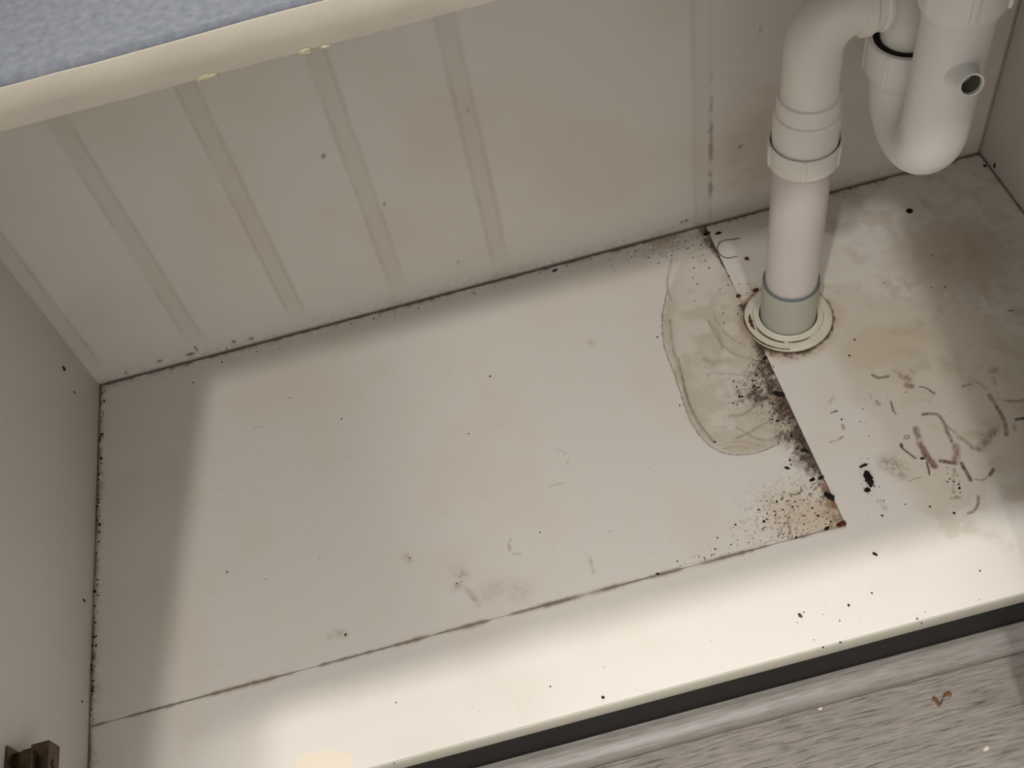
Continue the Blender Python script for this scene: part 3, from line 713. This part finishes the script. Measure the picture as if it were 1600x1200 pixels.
# uncountable specks
def specks(name, items, material, label, wall=()):
    mb = MB()
    for u, v, r in items:
        if v > 9000: continue
        p = spot(u, v) if not isinstance(u, tuple) else u
        a = random.uniform(0, 6.3); e = random.uniform(.5, 1.0)
        mb.lump(p, r * .00062, r * .00062 * e, r * .0003, a, .4, 6)
    for p, sx, hy, hz in wall:                                          # specks stuck on the side panels
        k = len(mb.v); mb.lump((0, 0, 0), hy, hz, .0008, 0, .35, 8)
        mb.v[k:] = [(p[0] + sx * q[2], p[1] + q[0], p[2] + q[1]) for q in mb.v[k:]]
    o = mb.build(name, material); return tag(o, label, 'dirt', kind='stuff')
def scatter(poly, n, r0, r1):
    xs = [q[0] for q in poly]; ys = [q[1] for q in poly]; out = []
    while len(out) < n:
        u, v = random.uniform(min(xs), max(xs)), random.uniform(min(ys), max(ys))
        if inpoly(np.array([u]), np.array([v]), poly)[0]: out.append((u, v, r0 + (r1 - r0) * random.random() ** 2.5))
    return out
named = [(1108, 419, 2), (1139, 431, 1.6), (1085, 470, 1.6), (1138, 445, 1.6), (1125, 452, 1.3), (1130, 490, 1.5), (1131, 505, 1.3), (1027, 527, 1.5), (1335, 531, 1.7), (1327, 556, 1.8),
         (1382, 442, 1.5), (1062, 634, 2), (1117, 691, 2.2), (1181, 595, 2.2), (1146, 596, 2), (1176, 595, 2), (1185, 606, 3), (1178, 604, 2.2), (1156, 620, 2.6), (1146, 631, 2), (1152, 632, 1.8),
         (1234, 719, 2), (1236, 726, 1.6), (1315, 656, 2), (1344, 659, 1.2), (1265, 772, 1.6), (1278, 806, 2), (1238, 792, 2), (1247, 792, 1.5), (1194, 815, 2.2), (1244, 840, 2.3), (1214, 784, 1.6), (1214, 658, 3), (1378, 806, 2), (1453, 792, 2), (1491, 802, 2.4), (1499, 763, 2.6), (1498, 757, 1.8),
         (1028, 897, 2.4), (942, 1090, 2), (1326, 946, 2), (1362, 927, 1.8), (1531, 892, 1.3), (1286, 1012, 1.5), (1313, 1004, 1.4), (1440, 974, 1.5), (1433, 967, 1.2), (1256, 957, 1.3), (1312, 970, 1.2),
         (766, 588, 1.8), (534, 655, 1.6), (453, 622, 1.3), (732, 678, 1.5), (355, 894, 1.8), (346, 765, 1.3), (302, 598, 1.6), (437, 545, 1.4), (860, 1073, 1.2), (619, 1098, 1.5), (616, 1193, 1.3), (844, 832, 1.3), (1456, 399, 1.6), (1455, 450, 1.4), (1476, 449, 1.5), (1497, 397, 1.2), (1577, 486, 1.4), (1582, 486, 1.6), (1517, 425, 1), (1462, 743, 1), (1374, 761, 1.2), (1480, 753, 1.1), (1446, 713, 1.2), (1554, 679, 1.4), (1534, 679, 1.1), (540, 992, 2), (640, 872, 1.6), (714, 912, 1.4), (500, 873, 1), (415, 905, 1)]
B = named[:]
B += scatter([(960, 395), (1105, 355), (1118, 370), (1100, 420), (1090, 445), (1040, 410), (960, 425)], 70, .5, 1.9)
B += scatter([(1180, 560), (1197, 556), (1262, 700), (1225, 700), (1195, 640), (1140, 610), (1150, 590)], 120, .4, 1.9)
B += scatter([(1216, 690), (1262, 700), (1318, 820), (1110, 872), (1090, 860), (1190, 790), (1240, 740)], 190, .35, 1.6)
B += scatter([(1050, 890), (1310, 822), (1300, 815), (1150, 850), (1040, 880)], 60, .4, 1.3)
B += scatter([(300, 600), (1030, 420), (1200, 800), (1300, 830), (150, 1130), (160, 640)], 90, .3, .9)
B += scatter([(160, 606), (1100, 358), (1100, 366), (160, 616)], 90, .5, 1.7)
B += scatter([(159, 606), (164, 606), (147, 1130), (140, 1130)], 120, .8, 2.9)
B += scatter([(1560, 262), (1600, 330), (1596, 336), (1545, 262)], 10, .6, 1.8)
B += scatter([(1310, 560), (1500, 560), (1540, 800), (1330, 800)], 60, .3, 1.1)
B += scatter([(640, 1190), (1590, 935), (1560, 880), (700, 1100)], 25, .4, .9)
B += scatter([(1343, 735), (1352, 730), (1368, 760), (1362, 775), (1345, 770)], 26, .4, 1.4)
specks('dark_specks', B, M_dark, 'scattered tiny black specks of mould and grit over the cabinet floor',
       [(lf(100, 576), 1, .0025, .0035), (lf(116, 613), 1, .0012, .0016), (lf(131, 938), 1, .0014, .0022), (lf(128, 1096), 1, .0009, .0012), (lf(1554, 259, 1.0), -1, .0020, .0042)])
Rr = scatter([(1200, 780), (1250, 772), (1318, 818), (1230, 845), (1190, 830)], 70, .4, 1.9) + scatter([(1155, 440), (1185, 445), (1165, 500), (1150, 490)], 20, .6, 2.0) + scatter([(1478, 730), (1500, 735), (1503, 780), (1485, 780)], 22, .4, 1.5) + scatter([(1205, 560), (1235, 640), (1250, 690), (1225, 660)], 40, .5, 1.7)
specks('rusty_specks', Rr, M_rust, 'rust-brown specks around the panel corner and pipe collar')
